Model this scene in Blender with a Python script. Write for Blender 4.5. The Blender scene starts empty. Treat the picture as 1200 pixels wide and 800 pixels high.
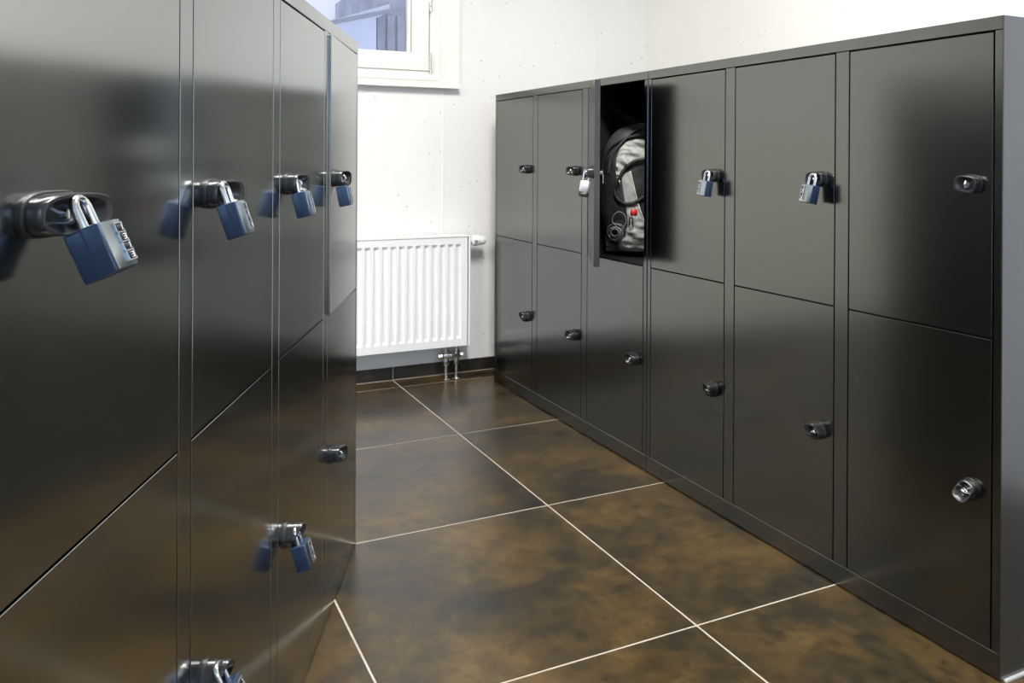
import bpy, bmesh, math, random
from mathutils import Vector, Matrix, noise
random.seed(7)
S = bpy.context.scene
COL = S.collection

# ------------------------------------------------------------------ camera
cam_d = bpy.data.cameras.new('camera')
cam = bpy.data.objects.new('camera', cam_d); COL.objects.link(cam)
cam_d.sensor_width = 36.0; cam_d.sensor_fit = 'HORIZONTAL'
cam_d.lens = 29.208; cam_d.shift_y = -0.17864; cam_d.clip_start = 0.05
R_ = Vector((0.90174, -0.43224, 0.0055055)); U_ = Vector((-0.0044338, 0.0034872, 0.999984)); F_ = Vector((0.432254, 0.901751, -0.0012281))
cam.matrix_world = Matrix(((R_.x, U_.x, -F_.x, 0), (R_.y, U_.y, -F_.y, 0), (R_.z, U_.z, -F_.z, 1.02178), (0, 0, 0, 1)))
S.camera = cam

# ------------------------------------------------------------------ world (pale overcast daylight)
W = bpy.data.worlds.new('sky'); S.world = W; W.use_nodes = True
wn = W.node_tree; wn.nodes.clear()
wo = wn.nodes.new('ShaderNodeOutputWorld'); wb = wn.nodes.new('ShaderNodeBackground')
wt = wn.nodes.new('ShaderNodeTexCoord'); wnz = wn.nodes.new('ShaderNodeTexNoise'); wr = wn.nodes.new('ShaderNodeValToRGB')
wnz.inputs['Scale'].default_value = 5.0; wnz.inputs['Detail'].default_value = 5.0
wr.color_ramp.elements[0].position = 0.35; wr.color_ramp.elements[0].color = (0.30, 0.33, 0.38, 1)
wr.color_ramp.elements[1].position = 0.65; wr.color_ramp.elements[1].color = (0.55, 0.60, 0.78, 1)
wn.links.new(wt.outputs['Generated'], wnz.inputs['Vector']); wn.links.new(wnz.outputs['Fac'], wr.inputs['Fac'])
wn.links.new(wr.outputs['Color'], wb.inputs['Color']); wb.inputs['Strength'].default_value = 1.25
wn.links.new(wb.outputs['Background'], wo.inputs['Surface'])

# ------------------------------------------------------------------ lights
def area(name, loc, rot, sx, sy, power, colr):
    d = bpy.data.lights.new(name, 'AREA'); d.shape = 'RECTANGLE'; d.size = sx; d.size_y = sy
    d.energy = power; d.color = colr
    o = bpy.data.objects.new(name, d); COL.objects.link(o); o.location = loc; o.rotation_euler = rot
    return o
PI = math.pi
# daylight entering by the window in the wall behind the photographer
area('window_daylight', (0.9, -3.44, 1.65), (PI/2, 0, 0), 2.3, 1.2, 30, (0.42, 0.66, 1.0))
LIGHT_ROOM = 70.0     # power of each ceiling lamp, used by its builder below
LAMP_COL = (1.0, 0.97, 0.915)

S.view_settings.view_transform = 'Standard'; S.view_settings.look = 'None'
S.view_settings.gamma = 1.0; S.view_settings.use_curve_mapping = False
S.view_settings.exposure = 0.52

# ------------------------------------------------------------------ materials
def mat(name, col=(.5, .5, .5), rough=.5, metal=0., ior=1.5, bump=None, var=None, tint=None, coat=0., trans=0., emit=None, var_scale=6., rvar=None):
    m = bpy.data.materials.new(name); m.use_nodes = True
    nt = m.node_tree; b = nt.nodes['Principled BSDF']
    b.inputs['Base Color'].default_value = (*col, 1); b.inputs['Roughness'].default_value = rough
    b.inputs['Metallic'].default_value = metal; b.inputs['IOR'].default_value = ior
    b.inputs['Coat Weight'].default_value = coat; b.inputs['Transmission Weight'].default_value = trans
    if tint: b.inputs['Specular Tint'].default_value = (*tint, 1)
    tc = nt.nodes.new('ShaderNodeTexCoord')
    if var:
        n = nt.nodes.new('ShaderNodeTexNoise'); n.inputs['Scale'].default_value = var_scale; n.inputs['Detail'].default_value = 6
        r = nt.nodes.new('ShaderNodeValToRGB')
        r.color_ramp.elements[0].position = .3; r.color_ramp.elements[0].color = (*[c*(1-var) for c in col], 1)
        r.color_ramp.elements[1].position = .7; r.color_ramp.elements[1].color = (*[min(1, c*(1+var)) for c in col], 1)
        nt.links.new(tc.outputs['Object'], n.inputs['Vector']); nt.links.new(n.outputs['Fac'], r.inputs['Fac'])
        nt.links.new(r.outputs['Color'], b.inputs['Base Color'])
    if rvar:
        n = nt.nodes.new('ShaderNodeTexNoise'); n.inputs['Scale'].default_value = rvar[0]; n.inputs['Detail'].default_value = 4
        mr = nt.nodes.new('ShaderNodeMapRange'); mr.inputs['To Min'].default_value = rvar[1]; mr.inputs['To Max'].default_value = rvar[2]
        mr.inputs['From Min'].default_value = .3; mr.inputs['From Max'].default_value = .7
        nt.links.new(tc.outputs['Object'], n.inputs['Vector']); nt.links.new(n.outputs['Fac'], mr.inputs['Value'])
        nt.links.new(mr.outputs['Result'], b.inputs['Roughness'])
    if bump:
        n = nt.nodes.new('ShaderNodeTexNoise'); n.inputs['Scale'].default_value = bump[0]; n.inputs['Detail'].default_value = 3
        bp = nt.nodes.new('ShaderNodeBump'); bp.inputs['Strength'].default_value = bump[1]; bp.inputs['Distance'].default_value = bump[2]
        nt.links.new(tc.outputs['Object'], n.inputs['Vector']); nt.links.new(n.outputs['Fac'], bp.inputs['Height'])
        nt.links.new(bp.outputs['Normal'], b.inputs['Normal'])
    if emit:
        b.inputs['Emission Color'].default_value = (*emit[0], 1); b.inputs['Emission Strength'].default_value = emit[1]
    return m

M = {}
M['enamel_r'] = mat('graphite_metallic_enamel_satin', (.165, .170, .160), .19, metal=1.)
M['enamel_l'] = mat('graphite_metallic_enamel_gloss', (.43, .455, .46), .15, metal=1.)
M['enamel_side_daylit'] = mat('graphite_metallic_enamel_side_daylit', (.165, .18, .205), .24, metal=1.)  # side panels of the right row: blue window light painted into the base colour
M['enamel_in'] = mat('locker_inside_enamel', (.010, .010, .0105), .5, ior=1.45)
M['plastic'] = mat('satin_black_plastic', (.017, .017, .019), .27, ior=1.55)
M['plastic_dull'] = mat('dull_black_plastic', (.006, .006, .007), .5)
M['chrome'] = mat('polished_steel', (.82, .82, .84), .14, metal=1, rvar=(60, .10, .22))
M['nickel'] = mat('nickel_plated_brass', (.62, .60, .56), .22, metal=1, rvar=(70, .15, .35))
M['blue'] = mat('blue_anodised_case', (.026, .052, .108), .30, ior=1.6, metal=.2, var=.1, var_scale=40)
M['plate'] = mat('brushed_aluminium_face', (.38, .43, .47), .28, metal=1., var=.05, var_scale=90)
M['silver_frame'] = mat('silver_dial_frame', (.50, .52, .54), .35, metal=.9)
M['silver'] = mat('satin_silver_case', (.72, .73, .75), .3, metal=.7)
M['dial'] = mat('black_dial_wheel', (.015, .015, .018), .35)
M['digit'] = mat('white_digit_print', (.8, .8, .8), .5)
M['rad'] = mat('white_radiator_enamel', (.86, .87, .885), .28, bump=(160, .03, .0005), var=.01, var_scale=4)
M['rad_dark'] = mat('radiator_inside', (.45, .45, .46), .6)
M['head'] = mat('thermostat_white_plastic', (.80, .81, .82), .4)
M['head_grey'] = mat('thermostat_grey_print', (.16, .17, .22), .5)
M['frame'] = mat('white_window_paint', (.93, .92, .87), .38, var=.015, var_scale=5)
M['sill'] = mat('cream_sill_paint', (.90, .89, .83), .4, var=.02, var_scale=7)
M['glass'] = mat('window_glass', (1, 1, 1), .0, trans=1., ior=1.45)
M['grout'] = mat('pale_cement_grout', (.46, .42, .36), .8, var=.12, var_scale=25)
M['bb_tile'] = mat('dark_baseboard_tile', (.022, .019, .016), .28, var=.4, var_scale=18)
M['cloth_dark'] = mat('black_nylon', (.014, .014, .016), .6, bump=(300, .4, .001), var=.3, var_scale=30)
M['cloth_char'] = mat('charcoal_ripstop', (.034, .035, .034), .6, bump=(500, .3, .0008), var=.2, var_scale=25)
M['cloth_grey'] = mat('light_grey_nylon', (.37, .38, .365), .5, bump=(260, .3, .001), var=.14, var_scale=20)
M['piping'] = mat('white_piping', (.75, .75, .70), .5)
M['cord'] = mat('grey_black_cord', (.20, .19, .20), .5, var=.6, var_scale=350)
M['red'] = mat('red_enamel_badge', (.62, .02, .03), .35)
M['lamp'] = mat('lamp_diffuser', (.9, .9, .9), .5, emit=((1, .97, .92), 3.0))
M['steelwhite'] = mat('white_lamp_body', (.8, .8, .8), .4)
M['plaster_out'] = mat('outside_grey_boards', (.42, .44, .50), .7, var=.25, var_scale=3)
M['snow'] = mat('snowy_roof', (.80, .83, .95), .7, var=.06, var_scale=1.5)
M['cable'] = mat('outdoor_dark_edge', (.38, .40, .46), .6)
M['bead'] = mat('light_sealant_bead', (.70, .70, .70), .5)

def wall_mat(name, base, pit=.6):
    m = bpy.data.materials.new(name); m.use_nodes = True
    nt = m.node_tree; b = nt.nodes['Principled BSDF']; L = nt.links.new
    b.inputs['Roughness'].default_value = .7
    tc = nt.nodes.new('ShaderNodeTexCoord')
    n = nt.nodes.new('ShaderNodeTexNoise'); n.inputs['Scale'].default_value = 1.7; n.inputs['Detail'].default_value = 7; n.inputs['Roughness'].default_value = .6
    r = nt.nodes.new('ShaderNodeValToRGB')
    r.color_ramp.elements[0].position = .3; r.color_ramp.elements[0].color = (*[c*.955 for c in base], 1)
    r.color_ramp.elements[1].position = .7; r.color_ramp.elements[1].color = (*base, 1)
    L(tc.outputs['Object'], n.inputs['Vector']); L(n.outputs['Fac'], r.inputs['Fac'])
    # air-bubble pits left in the cast concrete: sparse small dark specks of several sizes
    cur = r.outputs['Color']
    hs = []
    for sc, th, dens in ((26, .085, .70), (60, .11, .80), (11, .042, .40)):
        v = nt.nodes.new('ShaderNodeTexVoronoi'); v.inputs['Scale'].default_value = sc
        L(tc.outputs['Object'], v.inputs['Vector'])
        lt = nt.nodes.new('ShaderNodeMath'); lt.operation = 'LESS_THAN'; lt.inputs[1].default_value = th; L(v.outputs['Distance'], lt.inputs[0])
        sx = nt.nodes.new('ShaderNodeSeparateColor'); L(v.outputs['Color'], sx.inputs['Color'])
        gt = nt.nodes.new('ShaderNodeMath'); gt.operation = 'GREATER_THAN'; gt.inputs[1].default_value = dens; L(sx.outputs['Red'], gt.inputs[0])
        mu = nt.nodes.new('ShaderNodeMath'); mu.operation = 'MULTIPLY'; L(lt.outputs[0], mu.inputs[0]); L(gt.outputs[0], mu.inputs[1])
        hs.append(mu.outputs[0])
    a = nt.nodes.new('ShaderNodeMath'); a.operation = 'ADD'; L(hs[0], a.inputs[0]); L(hs[1], a.inputs[1])
    a2 = nt.nodes.new('ShaderNodeMath'); a2.operation = 'ADD'; a2.use_clamp = True; L(a.outputs[0], a2.inputs[0]); L(hs[2], a2.inputs[1])
    f = nt.nodes.new('ShaderNodeMath'); f.operation = 'MULTIPLY'; f.inputs[1].default_value = pit; L(a2.outputs[0], f.inputs[0])
    mx = nt.nodes.new('ShaderNodeMix'); mx.data_type = 'RGBA'; L(f.outputs[0], mx.inputs['Factor'])
    L(cur, mx.inputs['A']); mx.inputs['B'].default_value = (.20, .18, .15, 1)
    L(mx.outputs['Result'], b.inputs['Base Color'])
    bp = nt.nodes.new('ShaderNodeBump'); bp.inputs['Strength'].default_value = .25; bp.inputs['Distance'].default_value = .002
    n2 = nt.nodes.new('ShaderNodeTexNoise'); n2.inputs['Scale'].default_value = 45; n2.inputs['Detail'].default_value = 4
    L(tc.outputs['Object'], n2.inputs['Vector']); L(n2.outputs['Fac'], bp.inputs['Height']); L(bp.outputs['Normal'], b.inputs['Normal'])
    return m
M['wall'] = wall_mat('painted_cast_concrete', (.86, .855, .835))
M['wall_r'] = wall_mat('painted_cast_concrete_warm', (.86, .85, .82), .32)

def tile_mat():
    m = bpy.data.materials.new('bronze_porcelain_tile'); m.use_nodes = True
    nt = m.node_tree; b = nt.nodes['Principled BSDF']; L = nt.links.new
    tc = nt.nodes.new('ShaderNodeTexCoord'); oi = nt.nodes.new('ShaderNodeObjectInfo')
    vm = nt.nodes.new('ShaderNodeVectorMath'); vm.operation = 'MULTIPLY_ADD'
    cb = nt.nodes.new('ShaderNodeCombineXYZ')
    for i, k in enumerate((37., 53., 11.)):
        mm = nt.nodes.new('ShaderNodeMath'); mm.operation = 'MULTIPLY'; mm.inputs[1].default_value = k
        L(oi.outputs['Random'], mm.inputs[0]); L(mm.outputs[0], cb.inputs[i])
    vm.inputs[1].default_value = (1, 1, 1); L(tc.outputs['Object'], vm.inputs[0]); L(cb.outputs[0], vm.inputs[2])
    def nz(scale, det, rough, dist=0.):
        n = nt.nodes.new('ShaderNodeTexNoise'); n.inputs['Scale'].default_value = scale; n.inputs['Detail'].default_value = det
        n.inputs['Roughness'].default_value = rough; n.inputs['Distortion'].default_value = dist
        L(vm.outputs[0], n.inputs['Vector']); return n
    def ramp(src, els):
        r = nt.nodes.new('ShaderNodeValToRGB'); e = r.color_ramp.elements
        e[0].position, e[0].color = els[0][0], (*els[0][1], 1); e[1].position, e[1].color = els[-1][0], (*els[-1][1], 1)
        for p, c in els[1:-1]:
            x = e.new(p); x.color = (*c, 1)
        L(src, r.inputs['Fac']); return r
    n1a = nz(3.6, 8, .58, .25); n1b = nz(15, 8, .66, .2)
    n1 = nt.nodes.new('ShaderNodeMix'); n1.data_type = 'FLOAT'; n1.inputs['Factor'].default_value = .38
    L(n1a.outputs['Fac'], n1.inputs['A']); L(n1b.outputs['Fac'], n1.inputs['B'])
    n2 = nz(1.6, 4, .5); n3 = nz(34, 6, .75)
    r1 = ramp(n1.outputs['Result'], [(.36, (.015, .015, .013)), (.45, (.038, .027, .013)), (.53, (.078, .048, .016)), (.68, (.165, .098, .030))])
    r3 = ramp(n3.outputs['Fac'], [(.34, (.35, .36, .38)), (.5, (.85, .85, .85)), (.66, (1.0, 1., .95))])
    mx = nt.nodes.new('ShaderNodeMix'); mx.data_type = 'RGBA'; mx.blend_type = 'MULTIPLY'; mx.inputs['Factor'].default_value = .8
    L(r1.outputs['Color'], mx.inputs['A']); L(r3.outputs['Color'], mx.inputs['B'])
    r2 = ramp(n2.outputs['Fac'], [(.35, (.62, .64, .66)), (.65, (1, 1, 1))])
    mx2 = nt.nodes.new('ShaderNodeMix'); mx2.data_type = 'RGBA'; mx2.blend_type = 'MULTIPLY'; mx2.inputs['Factor'].default_value = .8
    L(mx.outputs['Result'], mx2.inputs['A']); L(r2.outputs['Color'], mx2.inputs['B'])
    # fine ochre scratches
    sc = nt.nodes.new('ShaderNodeTexNoise'); sc.inputs['Scale'].default_value = 3.0; sc.inputs['Detail'].default_value = 8; sc.inputs['Distortion'].default_value = 2.5
    mp = nt.nodes.new('ShaderNodeMapping'); mp.inputs['Scale'].default_value = (9, 1.3, 1); mp.inputs['Rotation'].default_value = (0, 0, .6)
    L(vm.outputs[0], mp.inputs['Vector']); L(mp.outputs[0], sc.inputs['Vector'])
    rs = ramp(sc.outputs['Fac'], [(.0, (0, 0, 0)), (.612, (0, 0, 0)), (.622, (.22, .22, .22)), (.632, (0, 0, 0)), (1, (0, 0, 0))])
    mx3 = nt.nodes.new('ShaderNodeMix'); mx3.data_type = 'RGBA'; L(rs.outputs['Color'], mx3.inputs['Factor'])
    L(mx2.outputs['Result'], mx3.inputs['A']); mx3.inputs['B'].default_value = (.20, .13, .055, 1)
    L(mx3.outputs['Result'], b.inputs['Base Color'])
    rr = nt.nodes.new('ShaderNodeMapRange'); rr.inputs['From Min'].default_value = .3; rr.inputs['From Max'].default_value = .7
    rr.inputs['To Min'].default_value = .26; rr.inputs['To Max'].default_value = .31
    L(n2.outputs['Fac'], rr.inputs['Value']); L(rr.outputs['Result'], b.inputs['Roughness'])
    b.inputs['IOR'].default_value = 1.62
    bp = nt.nodes.new('ShaderNodeBump'); bp.inputs['Strength'].default_value = .12; bp.inputs['Distance'].default_value = .001
    L(n3.outputs['Fac'], bp.inputs['Height']); L(bp.outputs['Normal'], b.inputs['Normal'])
    return m
M['tile'] = tile_mat()

# ------------------------------------------------------------------ helpers
def link(name, me, m, parent=None, loc=None, rot=None):
    o = bpy.data.objects.new(name, me); COL.objects.link(o)
    if m is not None and len(me.materials) == 0: me.materials.append(m)
    if parent: o.parent = parent
    if loc is not None: o.location = loc
    if rot is not None: o.rotation_euler = rot
    return o
def mesh_of(bm, name, smooth=False, angle=None):
    bmesh.ops.recalc_face_normals(bm, faces=bm.faces)
    me = bpy.data.meshes.new(name); bm.to_mesh(me); bm.free()
    if smooth:
        for p in me.polygons: p.use_smooth = True
        if angle is not None:
            try: me.set_sharp_from_angle(angle=math.radians(angle))
            except Exception: pass
    return me
def bx(bm, x0, x1, y0, y1, z0, z1, bev=0., seg=2):
    r = bmesh.ops.create_cube(bm, size=1); vs = r['verts']
    for v in vs:
        v.co = Vector((x0 if v.co.x < 0 else x1, y0 if v.co.y < 0 else y1, z0 if v.co.z < 0 else z1))
    if bev:
        es = list({e for v in vs for e in v.link_edges})
        bmesh.ops.bevel(bm, geom=es, offset=bev, segments=seg, affect='EDGES', profile=.5)
def box_obj(name, m, parent, x0, x1, y0, y1, z0, z1, bev=0., seg=2):
    bm = bmesh.new(); bx(bm, x0, x1, y0, y1, z0, z1, bev, seg)
    return link(name, mesh_of(bm, name), m, parent)
def loft(bm, rings, cap0=True, cap1=True, closed=True):
    vr = [[bm.verts.new(p) for p in r] for r in rings]
    n = len(vr[0])
    for a, b in zip(vr[:-1], vr[1:]):
        for i in range(n if closed else n-1):
            j = (i+1) % n; bm.faces.new((a[i], a[j], b[j], b[i]))
    if cap0: bm.faces.new(vr[0][::-1])
    if cap1: bm.faces.new(vr[-1])
    return vr
def tube(bm, pts, r, n=10, cap=True, flat=None):
    pts = [Vector(p) for p in pts]; rings = []; up = None
    for i, p in enumerate(pts):
        d = (pts[min(i+1, len(pts)-1)] - pts[max(i-1, 0)]).normalized()
        if up is None:
            up = Vector((0, 0, 1)) if abs(d.z) < .9 else Vector((1, 0, 0))
        s = d.cross(up).normalized(); up = s.cross(d).normalized()
        rr = r[i] if isinstance(r, (list, tuple)) else r
        k = flat or 1.
        rings.append([p + s*math.cos(2*PI*j/n)*rr + up*math.sin(2*PI*j/n)*rr*k for j in range(n)])
    loft(bm, rings, cap, cap)
def cyl(bm, a, b, r, n=20, r2=None):
    tube(bm, [a, b], [r, r2 if r2 is not None else r], n)
def empty(name, loc=(0, 0, 0), rz=0.):
    o = bpy.data.objects.new(name, None); COL.objects.link(o); o.location = loc; o.rotation_euler = (0, 0, rz); o.empty_display_size = .05
    return o
def tag(o, label=None, cat=None, group=None, kind=None):
    if label: o['label'] = label
    if cat: o['category'] = cat
    if group: o['group'] = group
    if kind: o['kind'] = kind
    return o

# ------------------------------------------------------------------ floor
XL, XR, YF, YB, CEIL = -2.3, 2.535, -3.4, 3.668, 2.75
floor = box_obj('floor', M['grout'], None, XL-.2, XR+.2, YF-.2, YB+.2, -.08, -.0008); tag(floor, kind='structure')
GX, GY, TS, G = 1.1557, 1.4624, .6922, .0048
def tile_mesh(w, d):
    bm = bmesh.new(); bx(bm, 0, w, 0, d, -.010, 0, .0007, 1); me = mesh_of(bm, 'tile'); me.materials.append(M['tile']); return me
full = tile_mesh(TS-G, TS-G)
for i in range(-6, 3):
    for j in range(-8, 4):
        x0, y0 = GX+i*TS+G/2, GY+j*TS+G/2; x1, y1 = x0+TS-G, y0+TS-G
        cx0, cx1, cy0, cy1 = max(x0, XL), min(x1, XR), max(y0, YF), min(y1, YB-.012)
        if cx1-cx0 < .02 or cy1-cy0 < .02: continue
        me = full if (cx0, cx1, cy0, cy1) == (x0, x1, y0, y1) else tile_mesh(cx1-cx0, cy1-cy0)
        link('tile', me, None, floor, (cx0, cy0, 0))

# ------------------------------------------------------------------ walls and ceiling
WX0, WX1, WZ0, WZ1 = .26, 1.392, 1.372, 2.06     # window opening in the far wall
bm = bmesh.new()
bx(bm, XL-.2, WX0, YB, YB+.22, 0, CEIL); bx(bm, WX1, XR+.2, YB, YB+.22, 0, CEIL)
bx(bm, WX0, WX1, YB, YB+.22, 0, WZ0); bx(bm, WX0, WX1, YB, YB+.22, WZ1, CEIL)
wall_back = tag(link('wall_back', mesh_of(bm, 'wall_back'), M['wall']), kind='structure')
box_obj('formwork_seam', M['wall'], wall_back, 1.396, 1.3995, YB-.003, YB+.002, .062, 1.34)
box_obj('formwork_seam', M['wall'], wall_back, 2.245, 2.2485, YB-.003, YB+.002, .062, CEIL)
tag(box_obj('wall_right', M['wall_r'], None, XR, XR+.2, YF-.2, YB, 0, CEIL), kind='structure')
tag(box_obj('wall_left', M['wall'], None, XL-.2, XL, YF-.2, YB, 0, CEIL), kind='structure')
bm = bmesh.new(); a0, a1, b0, b1 = -.3, 2.1, 1.0, 2.3
bx(bm, XL, a0, YF-.2, YF, 0, CEIL); bx(bm, a1, XR, YF-.2, YF, 0, CEIL); bx(bm, a0, a1, YF-.2, YF, 0, b0); bx(bm, a0, a1, YF-.2, YF, b1, CEIL)
tag(link('wall_front', mesh_of(bm, 'wall_front'), M['wall']), kind='structure')
tag(box_obj('ceiling', M['wall'], None, XL-.2, XR+.2, YF-.2, YB+.22, CEIL, CEIL+.1), kind='structure')

# baseboard of dark tiles along the far wall, pale grout at its foot
bb = box_obj('baseboard_back', M['grout'], None, XL, XR, YB-.008, YB, 0, .056); tag(bb, kind='structure')
for k in range(-5, 3):
    x0, x1 = max(GX+k*TS+.0015, XL), min(GX+(k+1)*TS-.0015, XR)
    if x1 - x0 > .03: box_obj('tile', M['bb_tile'], bb, x0, x1, YB-.0115, YB-.003, .004, .060, .001, 1)
bl = tag(box_obj('baseboard_left', M['bb_tile'], None, XL, XL+.011, YF, YB-.012, .002, .060, .001, 1), kind='structure')

# ------------------------------------------------------------------ ceiling lamps (above the frame)
for i, (x, y) in enumerate(((.75, 1.2), (-1.15, 1.2))):
    e = empty('ceiling_light', (x, y, CEIL-.06))
    tag(e, ['long flush ceiling lamp over the aisle, above the picture', 'long flush ceiling lamp behind the left row of lockers'][i], 'ceiling lamp')
    box_obj('lamp_body', M['steelwhite'], e, -.16, .16, -.65, .65, .012, .06, .004)
    box_obj('diffuser', M['lamp'], e, -.145, .145, -.63, .63, 0., .012, .003)
    area('lamp_glow', (x, y, CEIL-.075), (0, 0, 0), .28, 1.2, LIGHT_ROOM, LAMP_COL)

# ------------------------------------------------------------------ window in the far wall
win = empty('window_1', (0, YB, 0)); tag(win, kind='structure')
def ring_frame(name, m, parent, x0, x1, z0, z1, w, ya, yb, bev=.003):
    """mitred rectangular frame joined into one mesh, w = member width"""
    bm = bmesh.new()
    bx(bm, x0, x0+w, ya, yb, z0, z1, bev, 2); bx(bm, x1-w, x1, ya, yb, z0, z1, bev, 2)
    bx(bm, x0+w-.001, x1-w+.001, ya, yb, z0, z0+w, bev, 2); bx(bm, x0+w-.001, x1-w+.001, ya, yb, z1-w, z1, bev, 2)
    return link(name, mesh_of(bm, name, True, 35), m, parent)
ring_frame('casing', M['frame'], win, .17, 1.476, 1.360, 2.15, .082, -.014, .0, .002)
ring_frame('window_frame', M['frame'], win, .245, 1.402, 1.366, 2.07, .080, -.022, .05, .004)
ring_frame('stop_bead', M['frame'], win, .262, 1.372, 1.376, 2.05, .030, -.030, -.018, .003)
sash = ring_frame('sash', M['frame'], win, .30, 1.313, 1.420, 2.02, .082, -.034, .03, .004)
ring_frame('glazing_bead', M['frame'], sash, .375, 1.226, 1.475, 1.955, .014, -.028, .0, .002)
box_obj('pane', M['glass'], win, .377, 1.236, -.004, .0, 1.482, 1.95)
for z in (1.430, 1.715):
    bm = bmesh.new(); cyl(bm, (1.320, -.038, z), (1.320, -.038, z+.072), .0052, 14)
    cyl(bm, (1.320, -.038, z-.020), (1.320, -.038, z-.003), .0072, 14)
    bx(bm, 1.312, 1.328, -.036, -.030, z-.008, z+.065, .001, 1)
    link('hinge', mesh_of(bm, 'hinge', True, 35), M['nickel'], win)
tag(box_obj('window_sill', M['sill'], win, .06, 1.466, -.05, .01, 1.342, 1.362, .002, 2))

# outdoors beyond that window: snowy roof and grey boarded shed
shed = empty('shed', (2.63, 9.0, 0)); tag(shed, 'grey boarded shed with a snowy sloping roof outside the window', 'shed')
bm = bmesh.new(); bx(bm, 0.02, 2.6, .06, 2.0, 0, 3.05); link('wall', mesh_of(bm, 'wall'), M['plaster_out'], shed)
for k in range(22):
    box_obj('board', M['plaster_out'], shed, .02+k*.117, .02+k*.117+.092, .03+.008*(k % 2), .07, .0, 2.62+random.uniform(-.012, .012), .004, 1)
bm = bmesh.new()
pr = [(-3.9, 1.25), (.03, 2.66), (.03, 2.58), (-3.9, 1.0)]
loft(bm, [[Vector((x, -.4, z)) for x, z in pr], [Vector((x, 2.2, z)) for x, z in pr]]); link('snow_roof', mesh_of(bm, 'snow_roof'), M['snow'], shed)
bm = bmesh.new(); loft(bm, [[Vector((-3.9, .0, 0)), Vector((0, .0, 0)), Vector((0, .0, 2.60)), Vector((-3.9, .0, 1.1))], [Vector((-3.9, .1, 0)), Vector((0, .1, 0)), Vector((0, .1, 2.60)), Vector((-3.9, .1, 1.1))]])
link('side_wall', mesh_of(bm, 'side_wall'), M['snow'], shed)
bm = bmesh.new(); cyl(bm, (-3.9, -.42, 1.52), (2.4, -.42, 3.22), .022, 8); link('roof_edge', mesh_of(bm, 'roof_edge'), M['cable'], shed)

# ------------------------------------------------------------------ radiator
rad = empty('radiator', (.488, YB-.10, .153)); tag(rad, 'white ribbed panel radiator under the window with pipes to the floor', 'radiator')
RW, RH = 1.0, .501
def rib_profile():
    """front skin of the panel seen from above: flat lands and pressed grooves between them"""
    pts = [(0.0, .0)]; pitch = .0391; x = RW-.022 - pitch*24
    while x < RW-.03:
        pts += [(x, .0), (x+.0045, .010), (x+.0235, .010), (x+.028, .0)]
        x += pitch
    pts.append((RW, 0.)); return pts
bm = bmesh.new(); prof = rib_profile()
zs = [0.0, .030, .040, RH-.047, RH-.033, RH]; deps = [0, 0, 1, 1, 0, 0]
grid = []
for z, d in zip(zs, deps):
    grid.append([bm.verts.new((x, y*d, z)) for x, y in prof])
for a, b in zip(grid[:-1], grid[1:]):
    for i in range(len(prof)-1): bm.faces.new((a[i], a[i+1], b[i+1], b[i]))
link('front_panel', mesh_of(bm, 'front_panel', True, 30), M['rad'], rad)
bm = bmesh.new(); bx(bm, 0, RW, .011, .016, 0, RH); bx(bm, 0, RW, 0, .012, -.004, .0, 0); bx(bm, 0, .004, 0, .012, 0, RH); bx(bm, RW-.004, RW, 0, .012, 0, RH); bx(bm, .03, RW-.03, .045, .057, .01, RH-.01)
link('back_panel', mesh_of(bm, 'back_panel'), M['rad'], rad)
box_obj('side_cover', M['rad'], rad, RW, RW+.009, -.006, .066, -.002, RH+.004, .002)
box_obj('side_cover', M['rad'], rad, -.009, .0, -.006, .066, -.002, RH+.004, .002)
tg = box_obj('top_grille', M['rad'], rad, 0, RW, -.004, .066, RH-.001, RH+.006, .002)
for k in range(2):
    box_obj('wall_bracket', M['rad_dark'], rad, .2+k*.55, .24+k*.55, .057, .0995, .1, .4)
# thermostat head on the right end
bm = bmesh.new()
prof = [(.009, .009), (.018, .011), (.020, .017), (.026, .0245), (.052, .026), (.056, .021), (.058, .021), (.066, .0225), (.082, .021), (.0875, .017), (.089, .0)]
n = 28
rings = []
for x, r in prof: rings.append([Vector((RW+x, .012+math.cos(2*PI*i/n)*max(r, .0005), .480+math.sin(2*PI*i/n)*max(r, .0005))) for i in range(n)])
loft(bm, rings); hd = link('thermostat_head', mesh_of(bm, 'thermostat_head', True, 40), M['head'], rad)
bm = bmesh.new()
for k in range(9):
    a = PI*.9 + k*.27
    for (xx, dd) in ((.030, .006), (.039, .004)):
        if (k+int(xx*1000)) % 3 == 0: continue
        c = Vector((RW+xx, .012+math.cos(a)*.0255, .480+math.sin(a)*.0232))
        bx(bm, c.x-.003, c.x+dd, c.y-.0016, c.y+.0016, c.z-.0016, c.z+.0016)
link('scale_marks', mesh_of(bm, 'scale_marks'), M['head_grey'], hd)
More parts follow.
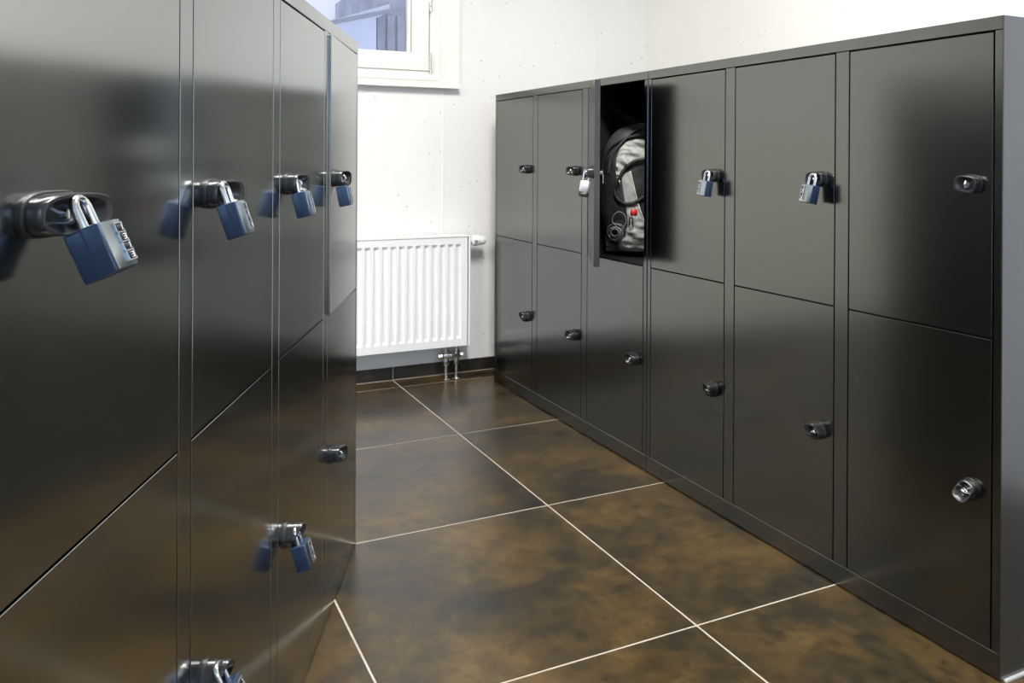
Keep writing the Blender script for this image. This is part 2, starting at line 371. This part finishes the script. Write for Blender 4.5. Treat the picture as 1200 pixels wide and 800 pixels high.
# valve block and two pipes
bm = bmesh.new()
px, py = (.897, .948), .012
bx(bm, px[0]-.016, px[1]+.016, py-.012, py+.014, -.058, -.036, .004)
for x in px:
    cyl(bm, (x, py, -.036), (x, py, .002), .009, 16); cyl(bm, (x, py, -.032), (x, py, -.020), .0145, 6)
    cyl(bm, (x, py, -.072), (x, py, -.058), .0125, 16); cyl(bm, (x, py, -.090), (x, py, -.070), .0145, 6)
cyl(bm, (px[0]-.020, py, -.047), (px[0]-.040, py, -.047), .011, 6); cyl(bm, (px[1]+.016, py, -.047), (px[1]+.030, py, -.047), .011, 6)
cyl(bm, ((px[0]+px[1])/2, py-.010, -.047), ((px[0]+px[1])/2, py-.020, -.047), .009, 6)
link('valve_block', mesh_of(bm, 'valve_block', True, 30), M['nickel'], rad)
for x in px:
    bm = bmesh.new(); cyl(bm, (x, py, -.153), (x, py, -.088), .0075, 16)
    p = link('pipe', mesh_of(bm, 'pipe', True, 40), M['nickel'], rad)
    bm = bmesh.new(); cyl(bm, (x, py, -.1530), (x, py, -.1495), .019, 20, .016)
    link('floor_collar', mesh_of(bm, 'floor_collar', True, 30), M['nickel'], p)

# ------------------------------------------------------------------ lock knobs
def sup(a, w, h, p):
    c, s = math.cos(a), math.sin(a)
    return (abs(c)**(2/p)*(1 if c >= 0 else -1)*w, abs(s)**(2/p)*(1 if s >= 0 else -1)*h)
def knob_mesh(L, slant, depth=.027, h=.0180):
    """oval turn-knob standing out of the door towards -y, with a scooped oval face; slant>0 lowers the +x end"""
    bm = bmesh.new(); n = 40; w = L/2
    prof = [(.003, .97, .97, 0, 0), (depth-.006, .965, .97, 1, 0), (depth-.002, .945, .95, 1, 0), (depth, .89, .90, 1, 0),
            (depth, .80, .79, 1, .04), (depth-.003, .73, .72, 1, .06), (depth-.009, .62, .60, .9, .08), (depth-.014, .46, .44, .6, .06)]
    rings = []
    for y, a, b, s, sh in prof:
        r = []
        for i in range(n):
            x, z = sup(2*PI*i/n, w*a, h*b, 3.2 if a > .85 else 2.5)
            if slant: x += math.copysign(sh*w*1.6, slant)
            r.append(Vector((x, -max(y - s*slant*x, .0055 if y > .0055 else y), z)))
        rings.append(r)
    loft(bm, rings)
    return mesh_of(bm, 'knob', True, 42)
def eye_mesh():
    """small steel staple and key core in the scoop of the knob"""
    bm = bmesh.new()
    pts = [(0, -.011 - math.sin(a)*.014, -math.cos(a)*.0085) for a in [k*PI/10 for k in range(11)]]
    tube(bm, pts, .0026, 10); 
    cyl(bm, (.000, -.009, .0), (.000, -.0175, .0), .0055, 16)
    bx(bm, -.0008, .0008, -.0182, -.0172, -.0035, .0035)
    return mesh_of(bm, 'lock_eye', True, 40)
def rosette_mesh(L, h=.0180):
    bm = bmesh.new()
    loft(bm, [[Vector((sup(2*PI*i/40, L/2*k, h*k, 3.)[0], -y, sup(2*PI*i/40, L/2*k, h*k, 3.)[1])) for i in range(40)] for y, k in ((0, 1.07), (.0035, 1.07), (.0048, 1.03), (.0050, .9))])
    return mesh_of(bm, 'rosette', True, 42)
RO = {}
EYE = eye_mesh(); EYE.materials.append(M['chrome'])
KN = {}
def add_lock(door, x, z, L=.042, slant=0., rot=0.):
    k = (L, slant)
    if k not in KN: KN[k] = knob_mesh(L, slant); KN[k].materials.append(M['plastic'])
    if L not in RO: RO[L] = rosette_mesh(L); RO[L].materials.append(M['plastic_dull'])
    link('rosette', RO[L], None, door, (x, 0, z), (0, rot, 0))
    o = link('turn_knob', KN[k], None, door, (x, 0, z), (0, rot, 0))
    link('lock_eye', EYE, None, door, (x, 0, z), (0, rot, 0))
    return o

# ------------------------------------------------------------------ locker banks
# local frame of a unit: x runs to the right as one faces the doors, y into the locker, z up; door faces lie at y = 0
PITCH, DEP = .4, .50
def locker_unit(origin, rz, cols, label, P, lock_side, locks, body, open_door=None, group=None):
    u = empty('locker_unit', origin, rz); tag(u, label, 'locker', group)
    H, split, railz, pl = P['H'], P['split'], P['rail'], .0535
    Wd = cols*PITCH - .003; g = .0034
    bm = body
    box_obj('side_panel', M['enamel_side_daylit'] if P.get('side') else bm, u, 0, .0015, .0002, DEP, 0, H, .0005, 1)
    box_obj('side_panel', M['enamel_side_daylit'] if P.get('side') else bm, u, Wd-.0015, Wd, .0002, DEP, 0, H, .0005, 1)
    box_obj('top_panel', bm, u, .0015, Wd-.0015, .019, DEP, H-.0015, H)
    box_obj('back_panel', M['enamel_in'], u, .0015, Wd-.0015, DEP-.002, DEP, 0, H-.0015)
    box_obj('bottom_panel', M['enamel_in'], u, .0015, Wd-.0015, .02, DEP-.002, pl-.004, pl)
    box_obj('plinth', bm, u, .0015, Wd-.0015, .0004, .022, 0.003, pl, .0012, 1)
    box_obj('top_rail', bm, u, .0015, Wd-.0015, 0, .020, railz, H, .0012, 1)
    for c in range(cols+1):
        x = c*PITCH - .0015
        x0, x1 = max(x-.0195, .0015), min(x+.0195, Wd-.0015)
        box_obj('stile', bm, u, x0, x1, 0, .021, pl+.0006, railz-.0006, .0006, 1)
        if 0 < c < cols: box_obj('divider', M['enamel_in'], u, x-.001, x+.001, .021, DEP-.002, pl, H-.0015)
    for c in range(cols):
        xa, xb = c*PITCH+.0195-.0015+g, (c+1)*PITCH-.0195-.0015-g
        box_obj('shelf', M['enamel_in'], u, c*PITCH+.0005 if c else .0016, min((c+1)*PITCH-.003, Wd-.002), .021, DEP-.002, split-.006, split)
        for row in (0, 1):
            z0, z1 = (pl+.002, split-.0015) if row == 0 else (split+.0015, railz-g)
            hx = xa if lock_side > 0 else xb           # hinge side
            s = 1 if lock_side > 0 else -1
            w = xb-xa
            d = bpy.data.objects.new('door', None)
            b2 = bmesh.new()
            bx(b2, 0 if s > 0 else -w, w if s > 0 else 0, 0, .019, 0, z1-z0, .0006, 1)
            me = mesh_of(b2, 'door'); me.materials.append(bm)
            bpy.data.objects.remove(d)
            d = link('door', me, None, u, (hx, 0, z0))
            ang = P.get('ajar', {}).get((c, row), 0.)
            d.rotation_euler = (0, 0, -ang if s > 0 else ang)
            spec = locks[(c, row)] if (c, row) in locks else {}
            e0, e1 = spec.get('e', (.021, .062)); L = e1-e0; ex = (e0+e1)/2
            kx = (w-ex) if s > 0 else -(w-ex)
            add_lock(d, kx, (.973 if row else .356) - z0 + P.get('dz', 0) + spec.get('dz', 0), L, spec.get('slant', .38*s), spec.get('rot', 0.))
            if (c, row) == open_door:
                d.name = 'open_door'; d['label'] = 'locker door standing ajar'
                bm3 = bmesh.new(); q = kx; zz = .973-z0
                cyl(bm3, (q+.004, .019, zz), (q+.004, .030, zz), .008, 12)
                bx(bm3, q-.002, q+.032, .028, .0300, zz-.0075, zz-.0045); bx(bm3, q+.0295, q+.032, .0285, .0305, zz-.034, zz-.0045)
                link('latch_cam', mesh_of(bm3, 'latch_cam'), M['chrome'], d)
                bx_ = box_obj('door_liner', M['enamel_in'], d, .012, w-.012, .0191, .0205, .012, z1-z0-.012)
    return u
RXX, RY = 1.5674, 1.0462
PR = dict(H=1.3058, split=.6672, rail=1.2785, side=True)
AJ = math.radians(27.7)
PRa = dict(PR, ajar={(2, 1): AJ})
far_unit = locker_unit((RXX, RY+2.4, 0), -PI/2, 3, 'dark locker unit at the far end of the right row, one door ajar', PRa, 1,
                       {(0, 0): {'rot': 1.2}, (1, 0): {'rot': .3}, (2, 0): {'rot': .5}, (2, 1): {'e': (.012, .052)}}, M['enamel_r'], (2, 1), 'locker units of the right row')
near_unit = locker_unit((RXX, RY+1.2, 0), -PI/2, 3, 'dark locker unit at the near end of the right row, end panel showing, daylight blue painted in', PR, 1,
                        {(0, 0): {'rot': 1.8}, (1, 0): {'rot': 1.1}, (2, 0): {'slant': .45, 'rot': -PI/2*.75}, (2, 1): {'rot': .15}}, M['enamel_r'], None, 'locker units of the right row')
box_obj('sealant_bead', M['bead'], near_unit, PITCH*3-.003, PITCH*3+.003, .012, DEP, .0, .004)
LA = Vector((.5812, 2.1538, 0)); TL = Vector((.41867, .90814, 0)); NL = Vector((.90814, -.41867, 0))
LROT = math.atan2(TL.y, TL.x)
PL = dict(H=1.3215, split=.6756, rail=1.2915, dz=.0, ajar={(3, 1): math.radians(.9)})
LL = {(0, 1): {'e': (.030, .118), 'slant': -.24}, (1, 1): {'e': (.032, .088), 'slant': -.36}, (2, 1): {'e': (.028, .072)}, (3, 1): {'e': (.020, .066)},
      (1, 0): {'e': (.030, .068), 'rot': -.9}, (2, 0): {'e': (.026, .066), 'rot': -.9}, (3, 0): {'e': (.024, .066)}}
o4 = LA - TL*1.6
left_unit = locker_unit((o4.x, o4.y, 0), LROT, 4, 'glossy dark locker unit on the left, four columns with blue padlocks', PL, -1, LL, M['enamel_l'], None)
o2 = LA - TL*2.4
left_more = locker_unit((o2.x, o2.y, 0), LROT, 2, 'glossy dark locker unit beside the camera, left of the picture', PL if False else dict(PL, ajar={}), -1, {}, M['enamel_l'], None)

# ------------------------------------------------------------------ padlocks
def padlock_parts(mirror=1, open_=False):
    """local frame: x across the face, -y outwards (the face with the dials), z up; origin at the top of the shackle arch.
       mirror=+1 puts the dials near +x"""
    W_, D_, H_ = .0360, .0250, .0450; top = -.027
    parts = []
    b = bmesh.new(); bx(b, -W_/2, W_/2, -D_/2, D_/2, top-H_, top, .0022, 3)
    bx(b, -W_/2-.0006, -W_/2+.001, -.0006, .0006, top-H_+.001, top-.001); bx(b, W_/2-.001, W_/2+.0006, -.0006, .0006, top-H_+.001, top-.001)
    bx(b, -.004, .004, D_/2-.001, D_/2+.0025, top-H_+.002, top-H_+.010, .001, 1)
    parts.append(('body', mesh_of(b, 'body', True, 35), M['blue']))
    b = bmesh.new(); bx(b, -W_/2+.0008, W_/2-.0008, -D_/2-.0012, -D_/2+.001, top-H_+.0015, top-.0012, .0008, 2)
    parts.append(('face_plate', mesh_of(b, 'face_plate', True, 35), M['plate']))
    cx = mirror*.0085
    b = bmesh.new(); y0, y1 = -D_/2-.0028, -D_/2-.0008
    bx(b, cx-.0070, cx-.0058, y0, y1, top-H_+.006, top-.005, .0003, 1); bx(b, cx+.0058, cx+.0070, y0, y1, top-H_+.006, top-.005, .0004, 1)
    for k in range(5):
        z = top-.005-.0085*k; bx(b, cx-.0070, cx+.0070, y0, y1, z-.0006, z+.0004)
    parts.append(('dial_frame', mesh_of(b, 'dial_frame', True, 35), M['silver_frame']))
    for k in range(4):
        z = top-.0095-.0085*k
        b = bmesh.new(); cyl(b, (cx-.0056, -D_/2+.0015, z), (cx+.0056, -D_/2+.0015, z), .0050, 14)
        parts.append(('dial', mesh_of(b, 'dial', True, 40), M['dial']))
        b = bmesh.new(); yy = -D_/2-.0036
        segs = {0: 'abcdef', 1: 'bc', 2: 'abged', 3: 'abgcd'}[(k*2+1) % 4]
        sg = {'a': (-.0012, .0012, .0019, .0025), 'd': (-.0012, .0012, -.0025, -.0019), 'g': (-.0012, .0012, -.0003, .0003), 'b': (.0009, .0015, 0, .0025), 'c': (.0009, .0015, -.0025, 0), 'e': (-.0015, -.0009, -.0025, 0), 'f': (-.0015, -.0009, 0, .0025)}
        for c in segs:
            a = sg[c]; bx(b, cx+a[0]*1.8, cx+a[1]*1.8, yy, yy+.0012, z+a[2], z+a[3])
        parts.append(('digit', mesh_of(b, 'digit'), M['digit']))
    r = .0098; b = bmesh.new(); lift = .010 if open_ else 0.
    pts = [(-r, 0, top-.004+lift)] + [(-r, 0, -r)]+[(-math.cos(a)*r, 0, -r+math.sin(a)*r) for a in [k*PI/12 for k in range(1, 12)]] + [(r, 0, -r), (r, 0, top-.004 if not open_ else top+.010)]
    tube(b, pts, .0036, 12)
    parts.append(('shackle', mesh_of(b, 'shackle', True, 50), M['chrome']))
    return parts
PARTS = {}
def padlock(pos, rz, tilt_out, tilt_side, label, mirror=1, open_=False, group='blue combination padlocks', yaw=0., scale=1.):
    key = (mirror, open_)
    if key not in PARTS:
        PARTS[key] = padlock_parts(mirror, open_)
        for nm, me, m in PARTS[key]: me.materials.append(m)
    e = empty('padlock', pos); tag(e, label, 'padlock', group)
    e.matrix_world = Matrix.Translation(pos) @ Matrix.Rotation(rz+yaw, 4, 'Z') @ Matrix.Rotation(tilt_side, 4, 'Y') @ Matrix.Rotation(-tilt_out, 4, 'X')
    if scale != 1: e.scale = scale
    for nm, me, m in PARTS[key]:
        o = link(nm, me, None, e if nm != 'digit' else dial)
        if nm == 'dial': dial = o
    return e
def on_left(col, e, p, z):
    """point on the left bank: col counts doors from the camera, e = distance from the door's lock edge, p = distance out of the face"""
    t = 1.6 - .4*col - .0210 - e
    q = LA - TL*t + NL*p; return Vector((q.x, q.y, z))
# centre of the shackle top for each lock
padlock(on_left(0, .072, .0245, .986), LROT, .42, -.03, 'blue combination padlock nearest the camera, largest, on the long knob', 1, scale=(1.0, 1.22, .97))
padlock(on_left(1, .046, .021, .987), LROT, .33, .0, 'blue combination padlock on the second upper door from the left edge', 1)
padlock(on_left(2, .050, .016, .985), LROT, .25, .0, 'blue combination padlock on the third upper door of the left row', 1)
padlock(on_left(3, .046, .017, .982), LROT, .20, .0, 'small-looking blue combination padlock on the farthest upper door of the left row', 1)
padlock(on_left(2, .043, .019, .370), LROT, .28, .0, 'blue combination padlock on a lower door of the left row, hanging whole in view', 1)
padlock(on_left(1, .036, .020, .378), LROT, .42, .0, 'padlock at the bottom edge of the picture, mostly cut off below its shackle', 1)
def on_right(col, e, p, z): return Vector((RXX-p, RY+.4*col+.0225+e, z))
padlock(on_right(1, .040, .028, .985), -PI/2, .17, .10, 'blue padlock with silver face on the fifth upper door of the right row', -1)
padlock(on_right(2, .040, .028, .985), -PI/2, .14, .08, 'blue padlock with silver face on the upper door right of the open locker', -1)
# padlock hanging open on the door that stands ajar
hx, hy = RXX, RY+2.4-(2*PITCH+.0195-.0015+.003)
dv = Vector((-math.sin(AJ), -math.cos(AJ), 0)); nv = Vector((-math.cos(AJ), math.sin(AJ), 0))
w_ = PITCH-.0195*2-.006; kp = Vector((hx, hy, 0)) + dv*(w_-.032) + nv*.019
sp = empty('padlock', (kp.x, kp.y, .985)); tag(sp, 'long silver padlock with a black base, on the door standing ajar', 'padlock')
sp.matrix_world = Matrix.Translation((kp.x, kp.y, .985)) @ Matrix.Rotation(-PI/2-AJ+1.1, 4, 'Z') @ Matrix.Rotation(.12, 4, 'Y') @ Matrix.Rotation(-.10, 4, 'X')
def oval_block(w, d, z0, z1, r):
    bm = bmesh.new(); rg = []
    for z, k in ((z0, .82), (z0+r, 1), (z1-r, 1), (z1, .82)):
        rg.append([Vector((*sup(2*PI*i/28, w/2*k, d/2*k, 3.), z)) for i in range(28)])
    loft(bm, rg); return bm
link('body', mesh_of(oval_block(.034, .021, -.076, -.038, .003), 'body', True, 50), M['silver'], sp)
link('base_cap', mesh_of(oval_block(.035, .022, -.092, -.0765, .005), 'base_cap', True, 50), M['plastic'], sp)
bm = bmesh.new(); r = .0095
tube(bm, [(-r, 0, -.041), (-r, 0, -r)]+[(-math.cos(a)*r, 0, -r+math.sin(a)*r) for a in [k*PI/12 for k in range(1, 12)]]+[(r, 0, -r), (r, 0, -.041)], .0032, 12)
link('shackle', mesh_of(bm, 'shackle', True, 50), M['chrome'], sp)

# ------------------------------------------------------------------ rucksack inside the open locker
BP = empty('backpack', (1.765, 2.510, .672)); tag(BP, 'black and light grey rucksack stuffed into the open locker', 'backpack')
RV = Vector((.84, -.543, 0)); FV = Vector((.543, .84, 0)); BO = Vector((1.63, 2.49, 0))
CS, CZ, RS, RZ2, RD = .105, .912, .185, .238, .095; EX = 3.0
DC = .085
def surf(s, z, off=0.):
    a = min(abs((s-CS)/RS), .999); b = min(abs((z-CZ)/RZ2), .999)
    k = max(1 - a**EX - b**EX, 0.)**(1/EX)
    w = .004*noise.noise(Vector((s*28, z*22, 1.3))) + .002*noise.noise(Vector((s*70, z*60, 4.3)))
    d = DC - RD*k + w*k - off
    return BO + RV*s + FV*d + Vector((0, 0, z)) - BP.location
bm = bmesh.new(); rings = []
NB, NA = 34, 40
for i in range(1, NB):
    ph = -PI/2 + PI*i/NB; r = []
    for j in range(NA):
        th = 2*PI*j/NA
        cs, sn = sup(th, 1, 1, EX); cp, sp = sup(ph, 1, 1, EX)
        s = CS+RS*cs*cp; z = CZ+RZ2*sp
        d = RD*sn*cp
        p = Vector((s*20, d*20, z*20)); nz = .010*noise.noise(p*.7) + .004*noise.noise(p*2.1)
        if z < .70: d *= 1.0
        r.append(BO + RV*(s) + FV*(DC+d*(1+nz*4)) + Vector((0, 0, max(z+nz*.4, .6745))) - BP.location)
    rings.append(r)
loft(bm, rings); link('bag_body', mesh_of(bm, 'bag_body', True), M['cloth_char'], BP)
K = .00295
def q(x, y): return ((x-729)*K, 1.0218-(y-185.6)*K)      # rucksack drawing grid (3 mm cells) to metres
def lerp_poly(pl, t):
    seg = t*(len(pl)-1); i = min(int(seg), len(pl)-2); f = seg-i
    return (pl[i][0]*(1-f)+pl[i+1][0]*f, pl[i][1]*(1-f)+pl[i+1][1]*f)
def patch(name, m, A, B, off, th=.003, nu=20, nv=12, wr=.0015, parent=None, puff=0.):
    A = [q(*a) for a in A]; B = [q(*b) for b in B]; bm = bmesh.new(); F = []; K2 = []
    for i in range(nu+1):
        a, b = lerp_poly(A, i/nu), lerp_poly(B, i/nu); f = []; k = []
        for j in range(nv+1):
            t = j/nv; s, z = a[0]*(1-t)+b[0]*t, a[1]*(1-t)+b[1]*t
            w = wr*noise.noise(Vector((s*32+z*20, z*60, off*300))) + wr*.25*noise.noise(Vector((s*120, z*120, 3.)))
            pf = puff*math.sin(PI*min(max(t, 0), 1))**.6*math.sin(PI*i/nu)**.6 if puff else 0.
            f.append(bm.verts.new(surf(s, z, off+th+w+pf))); k.append(bm.verts.new(surf(s, z, off-.002)))
        F.append(f); K2.append(k)
    for i in range(nu):
        for j in range(nv):
            bm.faces.new((F[i][j], F[i][j+1], F[i+1][j+1], F[i+1][j])); bm.faces.new((K2[i][j], K2[i+1][j], K2[i+1][j+1], K2[i][j+1]))
        for j in (0, nv):
            bm.faces.new((F[i][j], F[i+1][j], K2[i+1][j], K2[i][j]))
    for j in range(nv):
        for i in (0, nu): bm.faces.new((F[i][j], K2[i][j], K2[i][j+1], F[i][j+1]))
    return link(name, mesh_of(bm, name, True, 60), m, parent or BP)
def strap(name, m, pl, off, r, flat=.45, parent=None, n=8, sub=6):
    P = [q(*a) for a in pl]; pts = []
    N = (len(P)-1)*sub
    def cr(i, t):
        p0, p1, p2, p3 = P[max(i-1, 0)], P[i], P[min(i+1, len(P)-1)], P[min(i+2, len(P)-1)]
        return tuple(.5*(2*p1[k]+(p2[k]-p0[k])*t+(2*p0[k]-5*p1[k]+4*p2[k]-p3[k])*t*t+(3*p1[k]-p0[k]-3*p2[k]+p3[k])*t**3) for k in (0, 1))
    for i in range(len(P)-1):
        for k in range(sub): pts.append(cr(i, k/sub))
    pts.append(P[-1])
    bm = bmesh.new(); tube(bm, [surf(s, z, off) for s, z in pts], r, n)
    return link(name, mesh_of(bm, name, True), m, parent or BP)
patch('mesh_pocket', M['cloth_dark'], [(707, 188), (706, 215), (706, 250), (708, 285)], [(722, 178), (724, 215), (734, 250), (733, 290)], .002, .004, wr=.004)
patch('top_flap', M['cloth_grey'], [(721, 206), (721, 188), (725, 175), (733, 166), (745, 163), (770, 165)], [(727, 206), (731, 198), (737, 192), (745, 188), (755, 187), (770, 187)], .004, .004, wr=.013, nu=34, nv=20)
patch('dark_panel', M['cloth_dark'], [(737, 202), (742, 220), (748, 240), (755, 262)], [(770, 186), (775, 210), (775, 235), (775, 262)], .003, .003)
patch('grey_panel', M['cloth_grey'], [(727, 206), (729, 220), (732, 238), (734, 250)], [(738, 201), (742, 218), (746, 236), (750, 250)], .004, .003, wr=.001)
patch('bottom_pocket', M['cloth_grey'], [(733, 243), (735, 262), (733, 278), (724, 290), (726, 299)], [(748, 243), (756, 265), (760, 280), (768, 290), (764, 298)], .005, .004, wr=.011, nu=34, nv=20, puff=.014)
patch('base_panel', M['cloth_char'], [(708, 282), (710, 300)], [(732, 290), (732, 301)], .003, .004, wr=.004)
strap('piping', M['piping'], [(738, 201), (742, 218), (747, 238), (755, 262), (760, 280)], .0125, .0018, n=6)
strap('loop_strap', M['cloth_dark'], [(775, 188), (755, 187), (742, 190), (732, 198), (726, 207), (720, 220), (721, 231), (729, 239), (739, 240), (748, 236), (757, 230), (775, 226)], .014, .0062)
strap('haul_cord', M['cloth_dark'], [(704, 205), (706, 190), (712, 176), (722, 167), (738, 160), (755, 158)], .008, .0045)
strap('haul_cord', M['cloth_char'], [(712, 205), (714, 190), (719, 178), (727, 168), (740, 155), (755, 148)], .008, .005)
# coiled thin rope in the side pocket
bm = bmesh.new()
for k in range(7):
    cx, cy = 721+random.uniform(-1.2, 1.2), 276+random.uniform(-1.5, 1.5); rx_, ry_ = 11.5-k*1.2, 11-k*1.1
    pts = [q(cx+math.cos(a)*rx_, cy+math.sin(a)*ry_) for a in [j*2*PI/24+k for j in range(25)]]
    tube(bm, [surf(s, z, .012+.002*k+.001*math.sin(j*1.7)) for j, (s, z) in enumerate(pts)], .0016, 6)
coil = link('rope_coil', mesh_of(bm, 'rope_coil', True), M['cord'], BP)
strap('rope_loop', M['cord'], [(727, 279), (722, 268), (717, 262), (718, 255), (724, 250), (731, 253), (733, 262), (729, 271), (726, 281)], .020, .0018, n=6)
# zip pullers, buckle, badge
bm = bmesh.new()
for (x, y, l) in ((724.5, 204, 8), (722, 209, 12), (725, 212, 10)):
    s, z = q(x, y); a = surf(s, z, .013); cyl(bm, a, a+Vector((.001, -.001, -l*K*.6)), .0022, 8); 
    bmesh.ops.create_uvsphere(bm, u_segments=8, v_segments=6, radius=.0035, matrix=Matrix.Translation(a))
link('zip_puller', mesh_of(bm, 'zip_puller', True), M['chrome'], BP)
bm = bmesh.new(); c = surf(*q(739, 261), .026)
def rect_loop(bm, c, w, h, r):
    pts = [c+RV*(sx*w)+Vector((0, 0, sz*h)) for sx, sz in ((-1, -1), (1, -1), (1, 1), (-1, 1), (-1, -1))]
    for a, b in zip(pts[:-1], pts[1:]): cyl(bm, a-(b-a).normalized()*r, b+(b-a).normalized()*r, r, 8)
rect_loop(bm, c, .0055, .0165, .0022); link('buckle', mesh_of(bm, 'buckle', True, 40), M['plastic'], BP)
bm = bmesh.new(); n = 22; c = surf(*q(742, 250), .020)
rings = [[c + RV*math.cos(2*PI*i/n)*r + Vector((0, 0, math.sin(2*PI*i/n)*r*.92)) - FV*d for i in range(n)] for r, d in ((.0125, -.004), (.0125, .003), (.0105, .0055), (.005, .0075))]
loft(bm, rings); link('badge', mesh_of(bm, 'badge', True, 50), M['red'], BP)
